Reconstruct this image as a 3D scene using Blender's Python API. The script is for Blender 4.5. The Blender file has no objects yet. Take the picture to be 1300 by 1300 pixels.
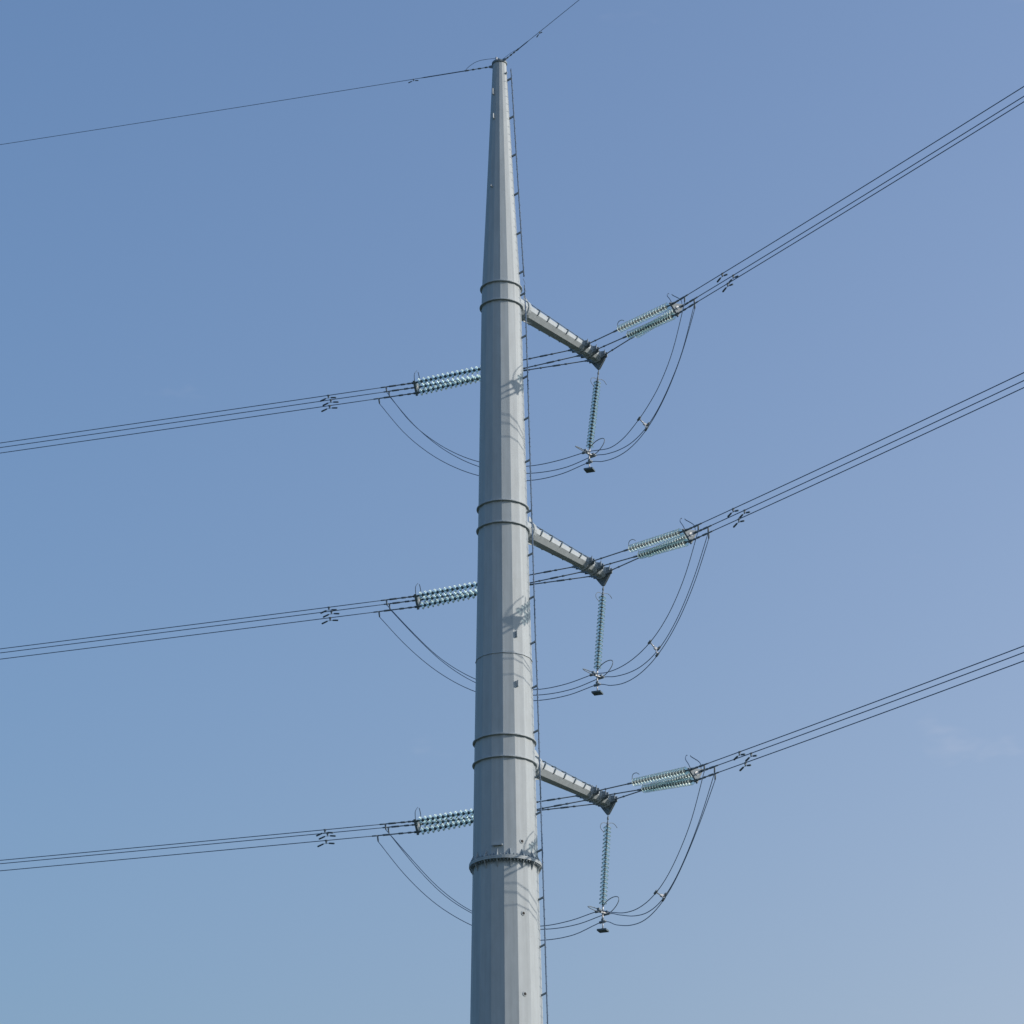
import bpy, math, random
from mathutils import Vector, Matrix
random.seed(7)
S = bpy.context.scene
COL = S.collection
V = Vector
def rad(d): return math.radians(d)

# ------------------------------------------------------------------ camera
CAM_PITCH, CAM_ROLL, CAM_YAW = 23.321, -0.495, 0.185
cam_pos = V((0, -100, 1.6))
p, ro, yw = rad(CAM_PITCH), rad(CAM_ROLL), rad(CAM_YAW)
fw = V((math.sin(yw)*math.cos(p), math.cos(yw)*math.cos(p), math.sin(p)))
rt0 = V((math.cos(yw), -math.sin(yw), 0)); up0 = rt0.cross(fw)
rt = rt0*math.cos(ro) + up0*math.sin(ro); up = -rt0*math.sin(ro) + up0*math.cos(ro)
cd = bpy.data.cameras.new('camera'); cam = bpy.data.objects.new('camera', cd); COL.objects.link(cam)
cd.sensor_width = 36; cd.lens = 108.616; cd.clip_start = 0.5; cd.clip_end = 20000
cam.matrix_world = Matrix(((rt.x, up.x, -fw.x, cam_pos.x), (rt.y, up.y, -fw.y, cam_pos.y), (rt.z, up.z, -fw.z, cam_pos.z), (0, 0, 0, 1)))
S.camera = cam
# ------------------------------------------------------------------ sky, sun, exposure
SUN_EL, SUN_BEAR = 24.6, 98.0          # bearing clockwise from +Y
w = bpy.data.worlds.new('World'); S.world = w; w.use_nodes = True
nt = w.node_tree; nt.nodes.clear()
out = nt.nodes.new('ShaderNodeOutputWorld'); bg = nt.nodes.new('ShaderNodeBackground')
sky = nt.nodes.new('ShaderNodeTexSky'); sky.sky_type = 'NISHITA'; sky.sun_disc = False
sky.sun_elevation = rad(SUN_EL); sky.sun_rotation = rad(SUN_BEAR)
sky.altitude = 0; sky.air_density = 1.5; sky.dust_density = 5.0; sky.ozone_density = 2.5
sd = V((math.sin(rad(SUN_BEAR))*math.cos(rad(SUN_EL)), math.cos(rad(SUN_BEAR))*math.cos(rad(SUN_EL)), math.sin(rad(SUN_EL))))
bg.inputs['Strength'].default_value = 0.15
def wmath(op, a, b=None, clamp=False):
    n = nt.nodes.new('ShaderNodeMath'); n.operation = op; n.use_clamp = clamp
    for k, v in enumerate((a, b)):
        if v is None: continue
        if isinstance(v, (int, float)): n.inputs[k].default_value = v
        else: nt.links.new(v, n.inputs[k])
    return n.outputs[0]
def wmix(blend, a, b, fac=1.0):
    n = nt.nodes.new('ShaderNodeMix'); n.data_type = 'RGBA'; n.blend_type = blend
    if isinstance(fac, (int, float)): n.inputs[0].default_value = fac
    else: nt.links.new(fac, n.inputs[0])
    for k, v in ((6, a), (7, b)):
        if isinstance(v, tuple): n.inputs[k].default_value = (*v, 1)
        else: nt.links.new(v, n.inputs[k])
    return n.outputs[2]
tco = nt.nodes.new('ShaderNodeTexCoord'); sep = nt.nodes.new('ShaderNodeSeparateXYZ'); nt.links.new(tco.outputs['Generated'], sep.inputs[0])
dot = nt.nodes.new('ShaderNodeVectorMath'); dot.operation = 'DOT_PRODUCT'; nt.links.new(tco.outputs['Generated'], dot.inputs[0]); dot.inputs[1].default_value = sd
el_ = wmath('MAXIMUM', sep.outputs['Z'], 0.0)
hz = wmath('MULTIPLY', wmath('EXPONENT', wmath('MULTIPLY', el_, -4.0)), wmath('POWER', wmath('MULTIPLY', wmath('ADD', dot.outputs['Value'], 1.0), 0.5), 3.0))
base_sky = wmix('MULTIPLY', sky.outputs[0], (0.390, 0.556, 0.742))          # clear air, cooled a little
haze_sky = wmix('ADD', base_sky, (11.3, 8.40, 6.95), hz)                   # pale haze, thickest low down and towards the sun
wm = nt.nodes.new('ShaderNodeMapping'); nt.links.new(tco.outputs['Generated'], wm.inputs[0]); wm.inputs['Scale'].default_value = (9, 9, 22)
WISP_AT = (8.61, 18.02, 16.1); wm.inputs['Location'].default_value = WISP_AT
wn = nt.nodes.new('ShaderNodeTexNoise'); wn.inputs['Scale'].default_value = 1; wn.inputs['Detail'].default_value = 5; wn.inputs['Roughness'].default_value = 0.6
nt.links.new(wm.outputs[0], wn.inputs[0])
wr = nt.nodes.new('ShaderNodeMapRange'); wr.interpolation_type = 'SMOOTHSTEP'; wr.inputs[1].default_value = 0.635; wr.inputs[2].default_value = 0.75
nt.links.new(wn.outputs[0], wr.inputs[0])
wisp_sky = wmix('ADD', haze_sky, (0.26, 0.18, 0.10), wr.outputs[0])         # thin high wisps
capped = wmix('DARKEN', wisp_sky, (3.6, 3.9, 4.3))                          # the lamp is the sun: the glow round it stops at white
nt.links.new(capped, bg.inputs[0]); nt.links.new(bg.outputs[0], out.inputs[0])
sl = bpy.data.lights.new('sun', 'SUN'); sl.energy = 2.3; sl.angle = rad(0.53); sl.color = (1.0, 0.86, 0.74)
so = bpy.data.objects.new('sun', sl); COL.objects.link(so); so.location = sd*200
so.rotation_euler = (-sd).to_track_quat('-Z', 'Y').to_euler()
S.view_settings.view_transform = 'Standard'; S.view_settings.look = 'None'
S.view_settings.gamma = 1; S.view_settings.exposure = 0.684; S.view_settings.use_curve_mapping = False
S.render.film_transparent = False

# ------------------------------------------------------------------ materials
def mat(name, col, rough=0.5, metal=0.0, var=0.0, scale=(6, 6, 6), bump=0.0, spec=0.5, detail=4, trans=0.0, ior=1.5, streak=0.0):
    m = bpy.data.materials.new(name); m.use_nodes = True; n = m.node_tree.nodes; l = m.node_tree.links
    b = n['Principled BSDF']; b.inputs['Roughness'].default_value = rough; b.inputs['Metallic'].default_value = metal
    b.inputs['Base Color'].default_value = (*col, 1); b.inputs['Specular IOR Level'].default_value = spec
    b.inputs['IOR'].default_value = ior
    if trans: b.inputs['Transmission Weight'].default_value = trans
    tc = n.new('ShaderNodeTexCoord')
    if var:
        mp = n.new('ShaderNodeMapping'); mp.inputs['Scale'].default_value = scale
        l.new(tc.outputs['Object'], mp.inputs[0])
        nz = n.new('ShaderNodeTexNoise'); nz.inputs['Detail'].default_value = detail; nz.inputs['Scale'].default_value = 1
        nz.inputs['Roughness'].default_value = 0.62
        l.new(mp.outputs[0], nz.inputs[0])
        fac = nz.outputs[0]
        if streak:
            mp2 = n.new('ShaderNodeMapping'); mp2.inputs['Scale'].default_value = (9, 9, 0.22)
            l.new(tc.outputs['Object'], mp2.inputs[0])
            n2 = n.new('ShaderNodeTexNoise'); n2.inputs['Scale'].default_value = 1; n2.inputs['Detail'].default_value = 3
            l.new(mp2.outputs[0], n2.inputs[0])
            mx0 = n.new('ShaderNodeMix'); mx0.data_type = 'FLOAT'; mx0.inputs[0].default_value = streak
            l.new(nz.outputs[0], mx0.inputs[2]); l.new(n2.outputs[0], mx0.inputs[3]); fac = mx0.outputs[0]
        mr = n.new('ShaderNodeMapRange'); mr.inputs[1].default_value = 0.3; mr.inputs[2].default_value = 0.7
        l.new(fac, mr.inputs[0])
        mx = n.new('ShaderNodeMix'); mx.data_type = 'RGBA'
        mx.inputs[6].default_value = (*[c*(1-var) for c in col], 1); mx.inputs[7].default_value = (*[min(1, c*(1+var)) for c in col], 1)
        l.new(mr.outputs[0], mx.inputs[0]); l.new(mx.outputs[2], b.inputs['Base Color'])
        if bump:
            bp = n.new('ShaderNodeBump'); bp.inputs['Strength'].default_value = bump; bp.inputs['Distance'].default_value = 0.02
            l.new(fac, bp.inputs['Height']); l.new(bp.outputs[0], b.inputs['Normal'])
    return m
M_STEEL = mat('galvanised_steel', (0.345, 0.405, 0.44), 0.6, 0.06, 0.12, (4, 4, 1.6), 0.03, 0.35, 7, streak=0.55)
M_HARD = mat('weathered_fittings', (0.16, 0.21, 0.25), 0.6, 0.2, 0.2, (14, 14, 14))
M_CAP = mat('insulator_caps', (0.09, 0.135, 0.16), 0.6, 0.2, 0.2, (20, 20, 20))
M_ALU = mat('bright_aluminium', (0.50, 0.53, 0.55), 0.35, 0.3, 0.08, (20, 20, 20))
M_WIRE = mat('weathered_conductor', (0.10, 0.17, 0.275), 0.75, 0.1, 0.15, (2, 2, 2))
M_DARK = mat('dark_cast_iron', (0.08, 0.13, 0.17), 0.65, 0.1, 0.2, (12, 12, 12))
def glass_mat():
    # thin toughened glass under a film of dust: mostly see-through, a little milky, glossy
    m = bpy.data.materials.new('toughened_glass'); m.use_nodes = True; n = m.node_tree.nodes; l = m.node_tree.links; n.clear()
    o = n.new('ShaderNodeOutputMaterial'); t = n.new('ShaderNodeBsdfTransparent'); t.inputs[0].default_value = (0.88, 0.98, 0.985, 1)
    d = n.new('ShaderNodeBsdfDiffuse'); d.inputs[0].default_value = (0.58, 0.78, 0.82, 1)
    tl = n.new('ShaderNodeBsdfTranslucent'); tl.inputs[0].default_value = (0.58, 0.82, 0.86, 1)
    g = n.new('ShaderNodeBsdfGlossy'); g.inputs['Roughness'].default_value = 0.42; g.inputs[0].default_value = (1, 1, 1, 1)
    f = n.new('ShaderNodeFresnel'); f.inputs[0].default_value = 1.30
    m1 = n.new('ShaderNodeMixShader'); m1.inputs[0].default_value = 0.35; l.new(d.outputs[0], m1.inputs[1]); l.new(tl.outputs[0], m1.inputs[2])
    m2 = n.new('ShaderNodeMixShader'); m2.inputs[0].default_value = 0.17; l.new(t.outputs[0], m2.inputs[1]); l.new(m1.outputs[0], m2.inputs[2])
    m3 = n.new('ShaderNodeMixShader'); l.new(f.outputs[0], m3.inputs[0]); l.new(m2.outputs[0], m3.inputs[1]); l.new(g.outputs[0], m3.inputs[2])
    l.new(m3.outputs[0], o.inputs[0]); return m
M_GLASS = glass_mat()
S.cycles.transparent_max_bounces = 48
M_HOLE = mat('port_hole_shade', (0.03, 0.03, 0.03), 0.8)
M_CONC = mat('concrete', (0.33, 0.32, 0.30), 0.9, 0, 0.15, (3, 3, 3), 0.3)
M_GROUND = mat('dry_grass_field', (0.05, 0.062, 0.035), 0.95, 0, 0.3, (0.15, 0.15, 0.15), 0.4, detail=8)

# ------------------------------------------------------------------ mesh builder
class MB:
    def __init__(s): s.v = []; s.f = []; s.sm = []
    def add(s, vs, fs, smooth=False):
        o = len(s.v); s.v += [V(v) for v in vs]
        for f in fs: s.f.append([i+o for i in f]); s.sm.append(smooth)
        return s
    def frame(s, d):
        d = d.normalized(); a = V((0, 0, 1)) if abs(d.z) < 0.9 else V((0, 1, 0))
        x = d.cross(a).normalized(); return x, d.cross(x).normalized()
    def tube(s, pts, r, n=6, closed=False, caps=True):
        pts = [V(q) for q in pts]; k = len(pts); rs = r if isinstance(r, (list, tuple)) else [r]*k
        vs, fs = [], []; x = None
        for i, q in enumerate(pts):
            a = pts[(i-1) % k] if (closed or i > 0) else q; b = pts[(i+1) % k] if (closed or i < k-1) else q
            d = (b-a).normalized()
            if x is None: x, y = s.frame(d)
            else:
                x = (x - d*x.dot(d)).normalized(); y = d.cross(x)
            y = d.cross(x)
            for j in range(n):
                t = 2*math.pi*j/n; vs.append(q + (x*math.cos(t)+y*math.sin(t))*rs[i])
        m = k if closed else k-1
        for i in range(m):
            i2 = (i+1) % k
            for j in range(n):
                j2 = (j+1) % n; fs.append([i*n+j, i*n+j2, i2*n+j2, i2*n+j])
        s.add(vs, fs, True)
        if caps and not closed:
            o = len(s.v)-len(vs)
            s.f.append([o+j for j in range(n)][::-1]); s.sm.append(False)
            s.f.append([o+(k-1)*n+j for j in range(n)]); s.sm.append(False)
        return s
    def cyl(s, a, b, r, n=8, r2=None): return s.tube([a, b], [r, r if r2 is None else r2], n)
    def box(s, c, ax, size):
        c = V(c); hx, hy, hz = [V(a)*d/2 for a, d in zip(ax, size)]
        vs = [c+hx*i+hy*j+hz*k for i in (-1, 1) for j in (-1, 1) for k in (-1, 1)]
        return s.add(vs, [[0, 1, 3, 2], [4, 6, 7, 5], [0, 4, 5, 1], [2, 3, 7, 6], [0, 2, 6, 4], [1, 5, 7, 3]])
    def plate(s, poly, nrm, th):
        h = V(nrm).normalized()*th/2; k = len(poly); poly = [V(q) for q in poly]
        vs = [q+h for q in poly]+[q-h for q in poly]
        fs = [list(range(k)), list(range(k, 2*k))[::-1]]+[[i, i+k, (i+1) % k+k, (i+1) % k] for i in range(k)]
        return s.add(vs, fs)
    def lathe(s, prof, o, ax, x, y, n=16, smooth=True, ph=0.0, closed=False):
        # prof: (radius, distance along ax)
        o, ax, x, y = V(o), V(ax), V(x), V(y); vs, fs = [], []
        for r, z in prof:
            for j in range(n):
                t = 2*math.pi*j/n+ph; vs.append(o+ax*z+(x*math.cos(t)+y*math.sin(t))*r)
        k = len(prof)
        for i in range(k if closed else k-1):
            i2 = (i+1) % k
            for j in range(n):
                j2 = (j+1) % n; fs.append([i*n+j, i*n+j2, i2*n+j2, i2*n+j])
        if not closed:
            if prof[0][0] > 1e-4: fs.append(list(range(n))[::-1])
            if prof[-1][0] > 1e-4: fs.append([(k-1)*n+j for j in range(n)])
        return s.add(vs, fs, smooth)
    def mesh(s, name, m, origin=(0, 0, 0)):
        me = bpy.data.meshes.new(name); o = V(origin)
        me.from_pydata([tuple(v-o) for v in s.v], [], s.f); me.update()
        me.polygons.foreach_set('use_smooth', s.sm); me.materials.append(m)
        import bmesh
        bm = bmesh.new(); bm.from_mesh(me); bmesh.ops.recalc_face_normals(bm, faces=bm.faces); bm.to_mesh(me); bm.free()
        return me
    def build(s, name, m, parent=None, origin=None):
        """link as one mesh object; coordinates given in world space"""
        root = parent
        while root is not None and root.parent is not None: root = root.parent
        o = V(origin) if origin is not None else (root.location.copy() if root is not None else V((0, 0, 0)))
        ob = bpy.data.objects.new(name, s.mesh(name, m, o)); COL.objects.link(ob)
        if parent is not None: ob.parent = parent
        else: ob.location = o
        return ob
def thing(name, loc, label, cat, group=None):
    o = bpy.data.objects.new(name, None); COL.objects.link(o); o.location = loc; o.empty_display_size = 0.3
    return tag(o, label, cat, group)
def tag(o, label, cat, group=None):
    o['label'] = label; o['category'] = cat
    if group: o['group'] = group
    return o
def smooth_path(P, m=6):
    P = [V(q) for q in P]; o = []
    for i in range(len(P)-1):
        a = P[i-1] if i > 0 else P[i]*2-P[i+1]; b, c = P[i], P[i+1]; d = P[i+2] if i+2 < len(P) else P[i+1]*2-P[i]
        for k in range(m):
            t = k/m; o.append(0.5*((2*b)+(c-a)*t+(2*a-5*b+4*c-d)*t*t+(3*b-a-3*c+d)*t**3))
    return o+[P[-1]]

# ------------------------------------------------------------------ ground
g = MB(); N = 64
g.add([(0, 0, 0)]+[(6000*math.cos(2*math.pi*i/N), 6000*math.sin(2*math.pi*i/N), 0) for i in range(N)], [[0, i+1, (i+1) % N+1] for i in range(N)])
go = g.build('ground', M_GROUND); go['kind'] = 'structure'

# ------------------------------------------------------------------ line geometry
def bear(b, t=0.0): return V((math.sin(rad(b))*math.cos(rad(t)), math.cos(rad(b))*math.cos(rad(t)), math.sin(rad(t))))
UP = V((0, 0, 1))
ARM_H = [53.192, 44.428, 35.721]
U = bear(39.415, -2.845); UH = bear(39.415)
E1 = bear(129.415); E2 = E1.cross(U).normalized(); E2 = E2 if E2.z > 0 else -E2
LB, RB = -69.842, 151.784
LH, RH = bear(LB), bear(RB)
NL, NR = bear(LB-90+0), bear(RB+90)     # towards the viewer's side of each span
if NL.y > 0: NL = -NL
if NR.x > 0: NR = -NR
R_ALONG = [6.19, 6.57, 6.43]; R_DZ = [-0.80, -0.98, -0.90]
L_ALONG = [7.05, 6.96, 6.93]; L_DZ = [-0.085, -0.10, -0.095]
PH = ['topmost', 'middle', 'lowest']

def pole_r(z):
    T = [(0, 1.70), (26.4, 1.20), (31.65, 1.105), (31.85, 1.10), (39.05, 0.975), (39.12, 0.96), (53.5, 0.712), (53.55, 0.695), (63.1, 0.252)]
    for (a, ra), (b, rb) in zip(T, T[1:]):
        if z <= b: return ra+(rb-ra)*(z-a)/(b-a)
    return T[-1][1]
def azd(a): return V((math.sin(rad(a)), -math.cos(rad(a)), 0))      # azimuth from the camera side, to the right
PH0 = rad(-90-2.5)                                                    # first corner of the sixteen-sided tube
X, Y = V((1, 0, 0)), V((0, 1, 0))

# ------------------------------------------------------------------ pylon
pyl = thing('steel_pylon', (0, 0, 0), 'tall tapered pale grey sixteen-sided steel pylon tube with three arms on its right', 'pylon')
def shaft(z0, z1, step=None):
    zs = [z0]; 
    while zs[-1]+4 < z1: zs.append(zs[-1]+3.5)
    zs.append(z1)
    MB().lathe([(pole_r(z+(1e-3 if i == 0 else -1e-3)), z) for i, z in enumerate(zs)], (0, 0, 0), UP, X, Y, 16, False, PH0).build('shaft_section', M_STEEL, pyl)
shaft(0.3, 31.74); shaft(31.75, 39.08); shaft(39.085, 53.52); shaft(53.53, 63.07)
# slip joint lip
MB().lathe([(0.955, 39.06), (0.995, 39.06), (0.99, 39.085), (0.955, 39.1)], (0, 0, 0), UP, X, Y, 16, False, PH0, True).build('joint_lip', M_STEEL, pyl)
for z in (53.52, 52.76, 44.8, 43.97, 36.1, 35.3):
    r = pole_r(z); m = MB(); h = 0.022
    m.lathe([(r-0.05, z-h), (r+0.062, z-h), (r+0.068, z-h+0.006), (r+0.068, z+h-0.006), (r+0.062, z+h), (r-0.05, z+h)], (0, 0, 0), UP, X, Y, 48, False, 0, True)
    m.build('stiffening_ring', M_STEEL, pyl)
# bolted flange
fz = 31.745; m = MB(); R1 = 1.225
for a, b in ((fz-0.055, fz-0.002), (fz+0.002, fz+0.055)):
    m.lathe([(1.0, a), (R1, a), (R1, b), (1.0, b)], (0, 0, 0), UP, X, Y, 64, False, 0, True)
fl = m.build('flange', M_STEEL, pyl)
for k in range(16):
    a = azd(-13.75+22.5*k); t = UP.cross(a)
    for sg in (1, -1):
        r0 = pole_r(fz)*math.cos(rad(11.25))-0.01
        z0 = fz+sg*0.057
        MB().plate([a*r0+UP*z0, a*(R1-0.02)+UP*z0, a*(R1-0.02)+UP*(z0+sg*0.03), a*(r0+0.02)+UP*(z0+sg*0.27), a*r0+UP*(z0+sg*0.27)], t, 0.025).build('gusset', M_STEEL, fl)
for k in range(48):
    a = azd(-13.75+22.5*(k//3)+(5.6 if k % 3 == 0 else 11.25 if k % 3 == 1 else 16.9))
    q = a*1.165
    MB().cyl(q+UP*(fz-0.16), q+UP*(fz+0.13), 0.018, 6).cyl(q+UP*(fz-0.115), q+UP*(fz-0.057), 0.036, 6).cyl(q+UP*(fz+0.057), q+UP*(fz+0.1), 0.036, 6).build('bolt', M_HARD, fl)
# small fixing plates, bars and round ports on the tube
def lugplate(az, z, h, m=M_STEEL):
    a = azd(az); t = UP.cross(a); r = pole_r(z)*0.985
    MB().box(a*(r+0.05)+UP*z, (a, t, UP), (0.075, 0.028, h)).box(a*(r+0.03)+UP*(z-h/2), (a, t, UP), (0.08, 0.055, 0.025)).build('fixing_lug', m, pyl)
lugplate(-43, 61.71, 0.24); lugplate(-36, 60.62, 0.2); lugplate(27, 39.78, 0.22); lugplate(27, 37.96, 0.22)
lugplate(-38, 57.6, 0.06); lugplate(52, 62.55, 0.05)
a = azd(-13.75); MB().box(a*(pole_r(32.4)*0.985+0.04)+UP*32.18, (UP.cross(a), a, UP), (0.34, 0.1, 0.05)).build('fixing_bar', M_STEEL, pyl)
for z in (32.34, 29.85, 27.12):
    a = azd(31.25); t = UP.cross(a); r = pole_r(z)*math.cos(rad(11.25))
    po = MB().lathe([(0.045, 0.0), (0.085, 0.0), (0.08, 0.02), (0.05, 0.022)], a*(r-0.002)+UP*z, a, t, UP, 16, False, 0, True).build('port', M_STEEL, pyl)
    MB().lathe([(0.05, 0.0), (0.05, 0.024), (0.03, 0.028)], a*r+UP*z, a, t, UP, 10).build('shade_plug', M_HOLE, po)  # near-black disc stands in for the shade inside the open port hole
# cap
tc_ = MB().lathe([(0.2, 63.02), (0.285, 63.02), (0.29, 63.04), (0.29, 63.09), (0.27, 63.115), (0.0, 63.14)], (0, 0, 0), UP, X, Y, 24, False).build('top_cap', M_HARD, pyl)
MB().cyl((-0.12, -0.1, 63.1), (-0.12, -0.1, 63.28), 0.045, 8).build('cap_stud', M_ALU, tc_)
MB().cyl((-0.03, 0.02, 63.1), (-0.03, 0.02, 63.3), 0.05, 6).box((0.05, 0, 63.17), (X, Y, UP), (0.2, 0.08, 0.06)).build('earth_clamp', M_DARK, tc_)
MB().plate([(-0.22, 0.0, 63.02), (-0.40, 0.06, 63.0), (-0.40, 0.06, 62.93), (-0.22, 0.0, 62.86)], (0.3, 0.9, 0), 0.03).build('earth_wire_lug', M_HARD, tc_)
MB().plate([(0.1, -0.2, 63.14), (0.25, -0.28, 63.15), (0.25, -0.28, 63.07), (0.1, -0.2, 63.02)], (0.9, 0.4, 0), 0.03).build('earth_wire_lug', M_HARD, tc_)
# ladder: a single climbing rail with pegs
LAZ = 79.0
def rail_pt(z, o=0.17): return azd(LAZ)*(pole_r(z)+o)+UP*z
lad = MB()
for z0, z1 in ((53.96, 62.79), (34.0, 53.62), (2.5, 33.98)):
    zs = [z0+(z1-z0)*i/14 for i in range(15)]
    lad.tube([rail_pt(z) for z in zs], 0.023, 6)
lo = lad.build('ladder', M_WIRE, pyl)
BR = [62.34, 60.69, 59.06, 57.42, 55.77, 54.15, 53.25, 51.53, 49.9, 48.26, 46.6, 44.65, 43.01, 41.38, 39.7, 38.08, 36.46, 34.85, 33.54, 32.22, 30.56, 28.94, 27.3]
z = 25.66
while z > 3: BR.append(z); z -= 1.64
for z in BR:
    a = azd(LAZ); t = UP.cross(a); q0 = azd(LAZ)*(pole_r(z)*0.98)+UP*(z-0.045); q1 = rail_pt(z)+UP*0.045
    d = (q1-q0).normalized(); n2 = t.cross(d)
    MB().box((q0+q1)/2, (d, t, n2), ((q1-q0).length, 0.06, 0.055)).build('bracket', M_HARD, lo)
ru = MB(); z = 62.6; k = 0
while z > 3:
    t = UP.cross(azd(LAZ)); c = rail_pt(z)
    ru.cyl(c-t*0.2, c+t*0.2, 0.008, 5)
    z -= 0.327
ro_ = ru.build('rungs', M_HARD, lo); ro_['kind'] = 'stuff'
# base, out of the picture
MB().lathe([(1.5, 0.25), (2.15, 0.25), (2.15, 0.33), (1.5, 0.33)], (0, 0, 0), UP, X, Y, 48, False, 0, True).build('base_plate', M_STEEL, pyl)
MB().lathe([(3.0, -0.5), (3.0, 0.2), (2.95, 0.25), (0, 0.25)], (0, 0, 0), UP, X, Y, 32, False).build('foundation', M_CONC, pyl)

# ------------------------------------------------------------------ crossarms
ARM_PH = rad(22.5+11)
LUG_S = [4.62, 5.15, 5.66]; LUG_O = 0.36
def arm_r(s): return 0.335+(0.205-0.335)*(s-1.3)/(5.8-1.3)
def arm_pt(i, s, ph=None, k=1.0):
    c = V((0, 0, ARM_H[i]))+U*s
    return c if ph is None else c+(E1*math.cos(rad(ph))+E2*math.sin(rad(ph)))*arm_r(s)*k
def lug_pt(i, k, side): return arm_pt(i, LUG_S[k])+E1*(LUG_O*side)-UP*0.02
for i in range(3):
    base = V((0, 0, ARM_H[i])); pr = pole_r(ARM_H[i]); fs = pr+0.42
    prof = [(arm_r(s), s) for s in (fs+0.16, 2.5, 4.0, 5.82)]
    ca = MB().lathe(prof, base, U, E1, E2, 8, False, ARM_PH).build('crossarm', M_STEEL, pyl)
    ca['label'] = '%s crossarm of the pylon, a faceted tapered steel tube' % PH[i]
    MB().lathe([(0.36, pr*0.6), (0.36, fs)], base, U, E1, E2, 12, False).build('socket', M_STEEL, ca)
    for a0, a1 in ((fs, fs+0.065), (fs+0.07, fs+0.135)):
        MB().lathe([(0.2, a0), (0.40, a0), (0.40, a1), (0.2, a1)], base, U, E1, E2, 24, False, 0, True).build('mounting_flange', M_STEEL, ca)
    for ph in (90, 270):
        d = E1*math.cos(rad(ph))+E2*math.sin(rad(ph)); s0 = fs+0.137; gr = 0.66 if ph == 90 else 0.42
        MB().plate([base+U*s0+d*0.3, base+U*s0+d*gr, base+U*(s0+0.06)+d*gr, base+U*(s0+0.48)+d*(arm_r(s0+0.48)+0.005), base+U*(s0+0.48)+d*0.25], d.cross(U), 0.02).build('gusset', M_STEEL, ca)
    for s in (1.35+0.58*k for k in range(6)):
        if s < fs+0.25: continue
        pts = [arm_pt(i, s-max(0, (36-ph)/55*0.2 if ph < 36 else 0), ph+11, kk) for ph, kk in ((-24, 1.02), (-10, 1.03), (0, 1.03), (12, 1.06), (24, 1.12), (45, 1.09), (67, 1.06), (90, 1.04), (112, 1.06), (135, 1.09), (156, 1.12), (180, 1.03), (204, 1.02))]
        MB().tube(pts, 0.023, 5).build('standoff_shadow_band', M_CAP, ca)  # dark slanted hoops stand in for shadows cast by the rail's standoffs
    MB().tube([arm_pt(i, s, 40, 1.11) for s in [fs+0.25+(4.4-fs-0.25)*k/8 for k in range(9)]], 0.013, 5).build('safety_rail', M_CAP, ca)
    for k, s in enumerate(LUG_S):
        for o in (-0.07, 0.07):
            r = arm_r(s)+0.055; poly = []
            for ph in range(0, 360, 30):
                x, y = math.cos(rad(ph)), math.sin(rad(ph))
                poly.append(base+U*(s+o)+E1*x*r*(1.0)+E2*y*r*1.0)
            lugs = []
            MB().plate(poly, U, 0.03).build('attachment_plate', M_STEEL, ca)
            for sd_ in (1, -1):
                MB().plate([base+U*(s+o)+E1*sd_*(arm_r(s)*0.8)+E2*0.14, base+U*(s+o)+E1*sd_*(LUG_O+0.07)+E2*0.10, base+U*(s+o)+E1*sd_*(LUG_O+0.07)-E2*0.10, base+U*(s+o)+E1*sd_*(arm_r(s)*0.8)-E2*0.16], U, 0.026).build('lug', M_HARD, ca)
        for sd_ in (1, -1):
            q = arm_pt(i, s)+E1*sd_*LUG_O-UP*0.02
            MB().cyl(q-U*0.11, q+U*0.11, 0.028, 8).cyl(q+E2*0.08, q+E2*0.22, 0.018, 5).build('pin', M_HARD, ca)
    # end plate and the hanger for the jumper string
    MB().lathe([(0.26, 5.82), (0.26, 5.86)], base, U, E1, E2, 8, False).build('end_plate', M_STEEL, ca)
    ap = base+U*5.74-UP*0.50
    for o in (5.715, 5.765):
        c = base+U*o
        MB().plate([c-E1*0.36-UP*0.02, c+E1*0.36-UP*0.02, c+E1*0.31-UP*0.14, c+E1*0.05-UP*0.48, c-E1*0.05-UP*0.48, c-E1*0.31-UP*0.14], U, 0.022).build('hanger_plate', M_HARD, ca)

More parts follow.
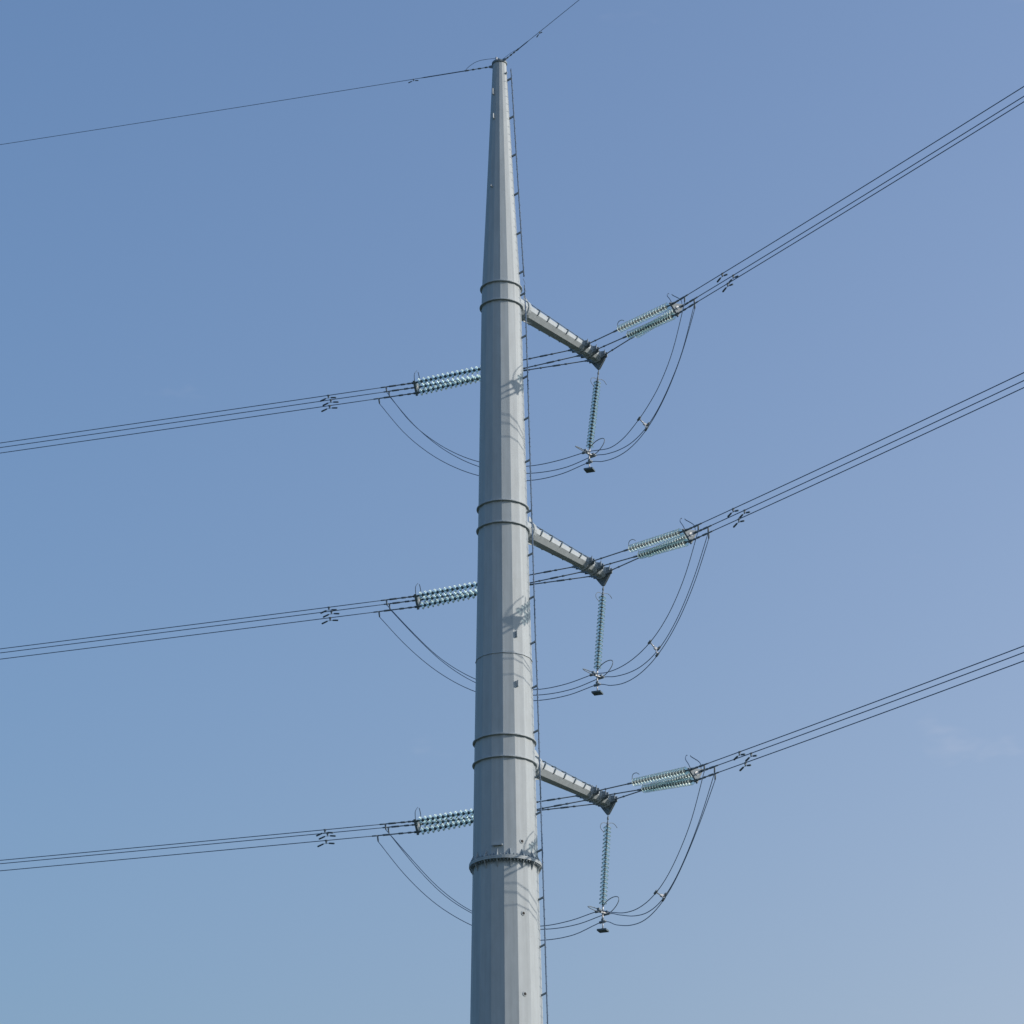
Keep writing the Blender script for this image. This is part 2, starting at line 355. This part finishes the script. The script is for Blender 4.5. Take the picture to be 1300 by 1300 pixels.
# ------------------------------------------------------------------ insulators
def disc_meshes(R, pitch, nm):
    gl = MB(); k = R/0.14; q = pitch/0.146
    gl.lathe([(0.062, 0.044*q), (0.078, 0.049*q), (0.100*k, 0.064*q), (0.122*k, 0.080*q), (0.136*k, 0.094*q), (0.140*k, 0.106*q), (0.130*k, 0.106*q), (0.112*k, 0.090*q), (0.092*k, 0.078*q), (0.076, 0.066*q), (0.060, 0.062*q)], (0, 0, 0), UP, X, Y, 20, True, 0, True)
    return gl.mesh(nm, M_GLASS)
ME_T = disc_meshes(0.144, 0.185, 'glass_disc'); ME_S = disc_meshes(0.14, 0.150, 'glass_disc')
def string(parent, a, b, n, pitch, me, big=1.0):
    """a string of discs whose last disc ends at b; a -> b is the direction away from the tower"""
    a, b = V(a), V(b); d = (b-a).normalized(); x, y = MB().frame(d)
    start = b-d*(n*pitch); m = MB()
    for k in range(n):
        o = start+d*(k*pitch)
        m.lathe([(0.025, -0.012), (0.048*big, 0.0), (0.058*big, 0.02), (0.060*big, 0.050*pitch/0.146), (0.03, 0.056*pitch/0.146)], o, d, x, y, 10)
        m.cyl(o+d*0.07*pitch/0.146, o+d*(pitch+0.0), 0.016, 6)
    m.cyl(b-d*0.03, b+d*0.03, 0.035, 8)
    st = m.build('insulator_string', M_CAP, parent)
    root = parent
    M = Matrix((x, y, d)).transposed().to_4x4()
    for k in range(n):
        ob = bpy.data.objects.new('glass_disc', me); COL.objects.link(ob); ob.parent = st
        mm = M.copy(); mm.translation = start+d*(k*pitch)-root.location
        ob.matrix_local = mm @ Matrix.Rotation(random.random()*6.28, 4, 'Z')
    return start
def seg_rod(m, a, b, parts, r0, r1):
    """a linkage: thin rod with thicker shackles at the given fractions"""
    a, b = V(a), V(b); m.cyl(a, b, r0, 6); L = (b-a).length
    for f, ln in parts:
        c = a+(b-a)*f; d = (b-a).normalized(); m.tube([c-d*ln/2, c-d*ln*0.4, c+d*ln*0.4, c+d*ln/2], [r0*0.8, r1, r1, r0*0.8], 6)
def horn_path(A, B, upv, back):
    mid = (A+B)/2; ex = (A-B).normalized(); top = mid+UP*upv+back; H = (A-B).length/2
    w1 = [A, A+UP*upv*0.3+ex*0.05+back*0.15, A+UP*upv*0.62+ex*0.06+back*0.5, top+ex*H*0.55+UP*-0.03, top+ex*0.06+UP*0.01]
    w2 = [B, B+UP*upv*0.3-ex*0.05+back*0.15, B+UP*upv*0.62-ex*0.06+back*0.5, top-ex*H*0.55+UP*-0.03, top-ex*0.06+UP*0.01]
    return smooth_path(w1, 4), smooth_path(w2, 4)
Bp = [V((0, 0, ARM_H[i]))+U*5.3 for i in range(3)]
BS = 0.2; BH = 0.345       # half width and depth of the three-conductor bundle
def corner(i, side, j, al, dz):
    H, Nn = (LH, NL) if side == 'left' else (RH, NR)
    off = {'n': BS, 'f': -BS, 'l': 0}[j]
    return Bp[i]+H*al+Nn*off+UP*(dz-(BH if j == 'l' else 0))
LUG_AL = {('left', 'n'): 1.17, ('left', 'f'): 1.22, ('left', 'l'): 1.55, ('right', 'n'): 0.86, ('right', 'f'): 0.86, ('right', 'l'): 1.20}
def cond_z(i, side, da):
    if side == 'left': return L_DZ[i]+((0.0223, 0.0167, 0.0238)[i]*da+0.00008*da*da)
    return R_DZ[i]-(0.1025, 0.1182, 0.1007)[i]*da+0.00027*da*da
def cond_pt(i, side, j, da):
    H, Nn = (LH, NL) if side == 'left' else (RH, NR); al = (L_ALONG if side == 'left' else R_ALONG)[i]
    return corner(i, side, j, al+da, cond_z(i, side, da))
JN = {'n': 'upper', 'f': 'middle', 'l': 'lower'}
for i in range(3):
    for side in ('left', 'right'):
        sg = -1 if side == 'left' else 1
        H, Nn = (LH, NL) if side == 'left' else (RH, NR)
        al, dz = ((L_ALONG, L_DZ) if side == 'left' else (R_ALONG, R_DZ))[0][i], ((L_ALONG, L_DZ) if side == 'left' else (R_ALONG, R_DZ))[1][i]
        desc = ('%s of the three green glass tension strings left of the pylon, passing behind it' if side == 'left' else '%s of the three green glass tension strings right of the pylon, rising to the right') % PH[i].capitalize()
        ts = thing('tension_insulator', arm_pt(i, 5.15), desc, 'insulator', 'tension insulator sets')
        C = {j: corner(i, side, j, al, dz) for j in 'nfl'}
        order = ['n', 'l', 'f']
        for k, j in enumerate(order):
            A = lug_pt(i, k, sg); e = C[j]; d = (e-A).normalized()
            gap = 0.12 if side == 'left' else 0.27; st = string(ts, A, e-d*gap, 18, 0.200 if side == 'left' else 0.182, ME_T, 1.05)
            m = MB()
            seg_rod(m, A, st, [(0.04, 0.16), (0.3, 0.12), (0.42, 0.35), (0.62, 0.1), (0.80, 0.3), (0.96, 0.16)] if side == 'left' else [(0.05, 0.16), (0.25, 0.1), (0.9, 0.3)], 0.021, 0.034)
            m.build('link_rod', M_HARD, ts)
            m = MB(); m.cyl(e-d*gap, e, 0.03, 6); m.build('socket_link', M_CAP, ts)
            # arcing horn at the tower end
            if j == 'n':
                q = st-d*0.03
                MB().tube(smooth_path([q, q+UP*0.12-d*0.02, q+UP*0.27-d*0.0, q+UP*0.33+d*0.12, q+UP*0.32+d*0.28, q+UP*0.25+d*0.42], 3), 0.013, 5).build('arcing_horn', M_HARD, ts)
            else:
                q = st-d*0.03
                MB().tube([q, q+UP*0.1, q+UP*0.2+d*0.03], 0.013, 5).build('arcing_horn', M_HARD, ts)
        # yoke: an inverted triangular plate square to the line
        ctr = (C['n']+C['f']+C['l'])/3; poly = []
        for j, j2 in (('n', 'f'), ('f', 'l'), ('l', 'n')):
            o = (C[j]-ctr).normalized()*0.07; t = (C[j2]-C[j]).normalized()*0.05
            poly += [C[j]+o-t, C[j]+o+t]
        yk = MB().plate(poly, H, 0.09).build('yoke_plate', M_HARD, ts)
        for j in 'nfl':
            MB().cyl(C[j]-H*0.1, C[j]+H*0.12, 0.045, 8).build('clevis', M_CAP, yk)
        MB().cyl(ctr-H*0.06, ctr+H*0.065, 0.07, 12).build('hub_plate', M_ALU, yk)
        back = -H*(0.03 if side == 'left' else 0.42)
        h1, h2 = horn_path(C['n']+UP*0.03, C['f']+UP*0.03, 0.52 if side == 'left' else 0.62, back)
        MB().tube(h1, 0.016, 6).build('grading_horn', M_WIRE, ts); MB().tube(h2, 0.016, 6).build('grading_horn', M_WIRE, ts)
        for j in 'nfl':
            m = MB(); e = cond_pt(i, side, j, LUG_AL[side, j])
            seg_rod(m, C[j], e, [(0.2, 0.16), (0.42, 0.2), (0.78, 0.34)], 0.022, 0.036)
            d = (e-C[j]).normalized()
            m.cyl(e, e+d*0.22, 0.027, 8); m.tube([e, e-UP*0.08-d*0.0, e-UP*0.22-d*0.02], [0.03, 0.03, 0.024], 6)
            m.build('dead_end_clamp', M_HARD, ts)
        # conductors
        for j in 'nfl':
            das = [LUG_AL[side, j]+0.15+t for t in (0, 1, 2, 4, 6, 9, 12, 16, 20, 25, 30, 40, 50, 65, 80, 100, 120)]
            pts = [cond_pt(i, side, j, t) for t in das]
            c = MB().tube(pts, 0.0155, 6).build('conductor', M_WIRE, None, pts[0])
            tag(c, '%s wire of the %s bundle running out to the %s' % (JN[j], PH[i], side), 'power line', 'conductors in bundles of three')

# ------------------------------------------------------------------ vibration dampers (one built, the rest copied)
def make_damper():
    r = thing('vibration_damper', (0, 0, 0), '', 'damper')
    MB().box((0, 0, -0.03), (X, Y, UP), (0.06, 0.04, 0.10)).cyl((-0.05, 0, 0), (0.05, 0, 0), 0.03, 8).cyl((0, 0, -0.05), (0, 0, -0.125), 0.018, 6).build('clamp', M_HARD, r)
    MB().tube(smooth_path([(-0.26, 0, -0.165), (-0.10, 0, -0.12), (0.10, 0, -0.12), (0.26, 0, -0.135)], 3), 0.008, 5).build('messenger_wire', M_DARK, r)
    for x0, x1, z0, z1 in ((-0.10, -0.34, -0.12, -0.205), (0.10, 0.33, -0.115, -0.145)):
        a, b = V((x0, 0, z0)), V((x1, 0, z1))
        MB().tube([a, a+(b-a)*0.1, a+(b-a)*0.9, b], [0.018, 0.03, 0.033, 0.022], 8).build('weight', M_DARK, r)
    return r
D0 = make_damper(); first = [True]
def place_damper(pt, dirv, label, sc=1.0):
    d = V(dirv).normalized(); y = UP.cross(d).normalized(); z = d.cross(y)
    if first[0]: r = D0; first[0] = False
    else:
        r = D0.copy(); COL.objects.link(r)
        for ch in D0.children:
            c = ch.copy(); COL.objects.link(c); c.parent = r
    Mx = Matrix((d, y, z)).transposed().to_4x4(); Mx.translation = pt
    r.matrix_world = Mx @ Matrix.Scale(sc, 4)
    tag(r, label, 'damper', 'vibration dampers clamped to the wires')
for i in range(3):
    rd = (3.38, 3.10, 3.04)[i]; ld = (3.58, 3.50, 3.54)[i]
    for side, da in (('left', {'n': ld, 'f': ld+0.07, 'l': ld+0.03}), ('right', {'n': rd, 'f': rd+0.08, 'l': rd+0.02})):
        for j in 'nfl':
            q = cond_pt(i, side, j, da[j]); q2 = cond_pt(i, side, j, da[j]+0.5)
            place_damper(q, (q2-q) if side == 'right' else (q-q2), 'dumbbell damper under the %s wire of the %s bundle, %s of the pylon' % (JN[j], PH[i], side))

# ------------------------------------------------------------------ earth wires at the top
EL = lambda t: V((-0.40, 0.06, 62.965))+LH*t+UP*(0.042*t+0.0002*t*t)
ER = lambda t: V((0.25, -0.28, 63.11))+RH*t+UP*(-0.107*t+0.0004*t*t)
for f, nm in ((EL, 'left'), (ER, 'right')):
    e = thing('earth_wire', f(0), 'single thin earth wire from the pylon top running out to the %s' % nm, 'earth wire', 'earth wires from the pylon top')
    MB().tube([f(t) for t in (0.9, 3, 6, 10, 15, 20, 30, 45, 60, 80, 110)], 0.0105, 6).build('strand', M_WIRE, e)
    m = MB(); seg_rod(m, f(0), f(0.95), [(0.12, 0.12), (0.4, 0.14), (0.66, 0.12), (0.94, 0.2)], 0.014, 0.03); m.build('link_chain', M_HARD, e)
    MB().tube([f(0.9), f(1.0), f(2.6 if nm == 'left' else 1.6), f(2.75 if nm == 'left' else 1.75)], [0.012, 0.02, 0.02, 0.011], 6).build('armour_grip', M_WIRE, e)
place_damper(EL(3.05), EL(0)-EL(1), 'small dumbbell damper on the earth wire left of the pylon top', 0.62)
place_damper(ER(2.6), ER(1)-ER(0), 'small dumbbell damper on the earth wire right of the pylon top', 0.62)
for nm, P in (('left', [EL(0.95), EL(0.85)+UP*0.12, EL(0.6)+UP*0.28, EL(0.3)+UP*0.35, V((-0.22, 0.03, 63.31)), V((-0.08, 0.0, 63.25)), V((-0.03, 0.02, 63.2))]),
              ('right', [ER(0.9), ER(0.7)+UP*0.05, ER(0.35)+UP*0.09, V((0.15, -0.12, 63.22)), V((0.05, 0, 63.2))])):
    b = MB().tube(smooth_path(P, 4), 0.010 if nm == 'left' else 0.007, 5).build('bonding_cable', M_WIRE, None, P[0])
    tag(b, 'slack bonding cable arching from the pylon cap to the %s earth wire' % nm, 'cable')

# ------------------------------------------------------------------ jumper strings
ZJ = {
    (0,'a'):([-0.60,-1.97,-2.98,-3.72,-4.23,-4.55,-4.68,-4.64,-4.40], [-4.42,-4.76,-5.00,-4.99,-4.75,-4.38,-3.82,-2.89,-1.40]),
    (0,'b'):([-0.52,-1.91,-2.99,-3.78,-4.33,-4.66,-4.80,-4.76,-4.57], [-4.51,-4.77,-4.96,-5.02,-4.87,-4.47,-3.79,-2.84,-1.61]),
    (0,'c'):([-0.87,-2.30,-3.36,-4.13,-4.67,-5.02,-5.17,-5.10,-4.80], [-4.81,-5.15,-5.35,-5.38,-5.19,-4.76,-4.07,-3.08,-1.78]),
    (1,'a'):([-0.50,-1.74,-2.83,-3.64,-4.21,-4.56,-4.69,-4.62,-4.37], [-4.35,-4.63,-4.75,-4.74,-4.59,-4.27,-3.71,-2.83,-1.56]),
    (1,'b'):([-0.50,-1.77,-2.88,-3.72,-4.30,-4.64,-4.75,-4.67,-4.44], [-4.41,-4.66,-4.84,-4.89,-4.74,-4.35,-3.69,-2.75,-1.60]),
    (1,'c'):([-0.82,-2.15,-3.20,-4.00,-4.56,-4.90,-5.03,-4.97,-4.70], [-4.68,-5.07,-5.28,-5.29,-5.10,-4.69,-4.05,-3.14,-1.95]),
    (2,'a'):([-0.48,-1.74,-2.87,-3.72,-4.29,-4.62,-4.74,-4.65,-4.38], [-4.36,-4.70,-4.94,-5.01,-4.87,-4.49,-3.82,-2.87,-1.63]),
    (2,'b'):([-0.48,-1.87,-3.00,-3.79,-4.32,-4.63,-4.75,-4.68,-4.40], [-4.46,-4.70,-4.97,-5.08,-4.92,-4.43,-3.65,-2.66,-1.64]),
    (2,'c'):([-0.80,-2.24,-3.33,-4.12,-4.68,-5.04,-5.19,-5.11,-4.74], [-4.77,-5.11,-5.36,-5.41,-5.17,-4.65,-3.87,-2.91,-1.92]),
}
SP = [V((3.203, 3.897, -4.50)), V((3.336, 4.059, -4.40)), V((3.363, 4.092, -4.43))]
J3 = {'a': 'n', 'b': 'f', 'c': 'l'}; JL = {'a': 'upper', 'b': 'middle', 'c': 'lower'}
JD = bear(129.4)
for i in range(3):
    base = V((0, 0, ARM_H[i])); s = base+SP[i]
    js = thing('jumper_insulator', base+U*5.74-UP*0.50, '%s of the three hanging green glass strings, below the tip of a crossarm' % PH[i].capitalize(), 'insulator', 'hanging jumper insulators')
    top = base+U*5.74-UP*0.51; hub = s+UP*0.10; d = (hub-top).normalized()
    st = string(js, top, hub-d*0.20, 20, 0.149, ME_S)
    m = MB(); seg_rod(m, top, st, [(0.3, 0.12), (0.8, 0.12)], 0.02, 0.035); m.build('link', M_HARD, js)
    q = st-d*0.04
    MB().tube(smooth_path([q, q-UH*0.18+UP*0.02, q-UH*0.36-UP*0.06, q-UH*0.42-UP*0.2, q-UH*0.32-UP*0.3, q-UH*0.2-UP*0.33], 4), 0.011, 5).build('arcing_horn', M_HARD, js)
    MB().tube(smooth_path([q, q+UH*0.2+UP*0.1, q+UH*0.4+UP*0.1, q+UH*0.55+UP*0.0], 4), 0.011, 5).build('arcing_horn', M_HARD, js)
    # clamps and yoke
    ps = {'a': s-UH*0.23, 'b': s+UH*0.23, 'c': s-UP*0.33}
    m = MB(); m.box(s+UP*0.0, (UH, JD, UP), (0.54, 0.04, 0.06)); m.cyl(hub-d*0.2, s, 0.03, 8); m.build('yoke_bar', M_ALU, js)
    for j in 'abc':
        m = MB(); m.cyl(ps[j]-JD*0.13, ps[j]+JD*0.13, 0.05, 8); m.box(ps[j]+UP*0.06, (UH, JD, UP), (0.05, 0.1, 0.12)); m.build('suspension_clamp', M_HARD, js)
    MB().cyl(s, s-UP*0.30, 0.028, 6).build('drop_link', M_ALU, js)
    MB().cyl(s-UP*0.30, s-UP*0.60, 0.022, 6).build('weight_rod', M_ALU, js)
    MB().box(s-UP*0.64, (bear(20), bear(110), UP), (0.34, 0.34, 0.06)).build('counterweight', M_DARK, js)
    MB().cyl(s-UP*0.60, s-UP*0.56, 0.05, 6).build('nut', M_HARD, js)
    # flat racket towards the pole, open racket towards the right
    vd = (s-cam_pos).normalized()
    bd = (-UH*0.98+UP*0.02).normalized(); wd = bear(0).lerp(UP, 0.42).normalized(); P = []
    for k in range(24):
        t = 2*math.pi*k/24; P.append(s+UP*0.02+UH*0.22+bd*(0.52*(1-math.cos(t)))+wd*(0.14*math.sin(t)))
    MB().tube(P, 0.016, 6, True).build('grading_ring', M_HARD, js)
    P = []
    bd = (JD*0.92+UP*0.35).normalized(); wd = (UP*0.92-JD*0.35+UH*0.05).normalized()
    for k in range(24):
        t = 2*math.pi*k/24; P.append(s+UP*0.03+bd*(0.40*(1-math.cos(t)))+wd*(0.23*math.sin(t)*(1+0.15*math.cos(t))+0.04*(1-math.cos(t))))
    MB().tube(P, 0.016, 6, True).build('grading_ring', M_HARD, js)
    # jumper cables
    path = {}
    for j in 'abc':
        PL = cond_pt(i, 'left', J3[j], LUG_AL['left', J3[j]])-UP*0.2; PR = cond_pt(i, 'right', J3[j], LUG_AL['right', J3[j]])-UP*0.2; PS = ps[j]
        zl, zr = ZJ[i, j]; pts = [PL]
        for k in range(1, 8):
            q = PL.lerp(PS, k/8); q.z = base.z+zl[k]; pts.append(q)
        pts.append(PS)
        for k in range(1, 8):
            q = PS.lerp(PR, k/8); q.z = base.z+zr[k]; pts.append(q)
        pts.append(PR); path[j] = pts
        c = MB().tube(smooth_path(pts, 5), 0.0150, 6).build('jumper_cable', M_WIRE, None, PL)
        tag(c, '%s of three loose jumper cables looping under the %s crossarm' % (JL[j], PH[i]), 'cable', 'jumper cables looping under the arms')
    for side, k in (('right', 4), ('left', 6)):
        idx = 8+k if side == 'right' else k
        if side == 'right':
            q = {j: path[j][idx].lerp(path[j][idx+1], 0.3) for j in 'abc'}
        else: q = {j: path[j][idx-1].lerp(path[j][idx], 0.35) for j in 'abc'}
        ctr = (q['a']+q['b']+q['c'])/3
        sp = thing('jumper_spacer', ctr, 'three-armed bright spacer holding the %s jumper cables apart, %s of the hanging string' % (PH[i], side), 'spacer', 'spacers on the jumper cables')
        dv = (path['a'][idx+1]-path['a'][idx]).normalized()
        MB().tube([ctr-dv*0.03, ctr+dv*0.03], 0.06, 8).build('hub', M_ALU, sp)
        for j in 'abc':
            MB().cyl(ctr, q[j], 0.024, 6).build('arm', M_ALU, sp)
            MB().cyl(q[j]-dv*0.09, q[j]+dv*0.09, 0.042, 8).build('clamp', M_HARD, sp)
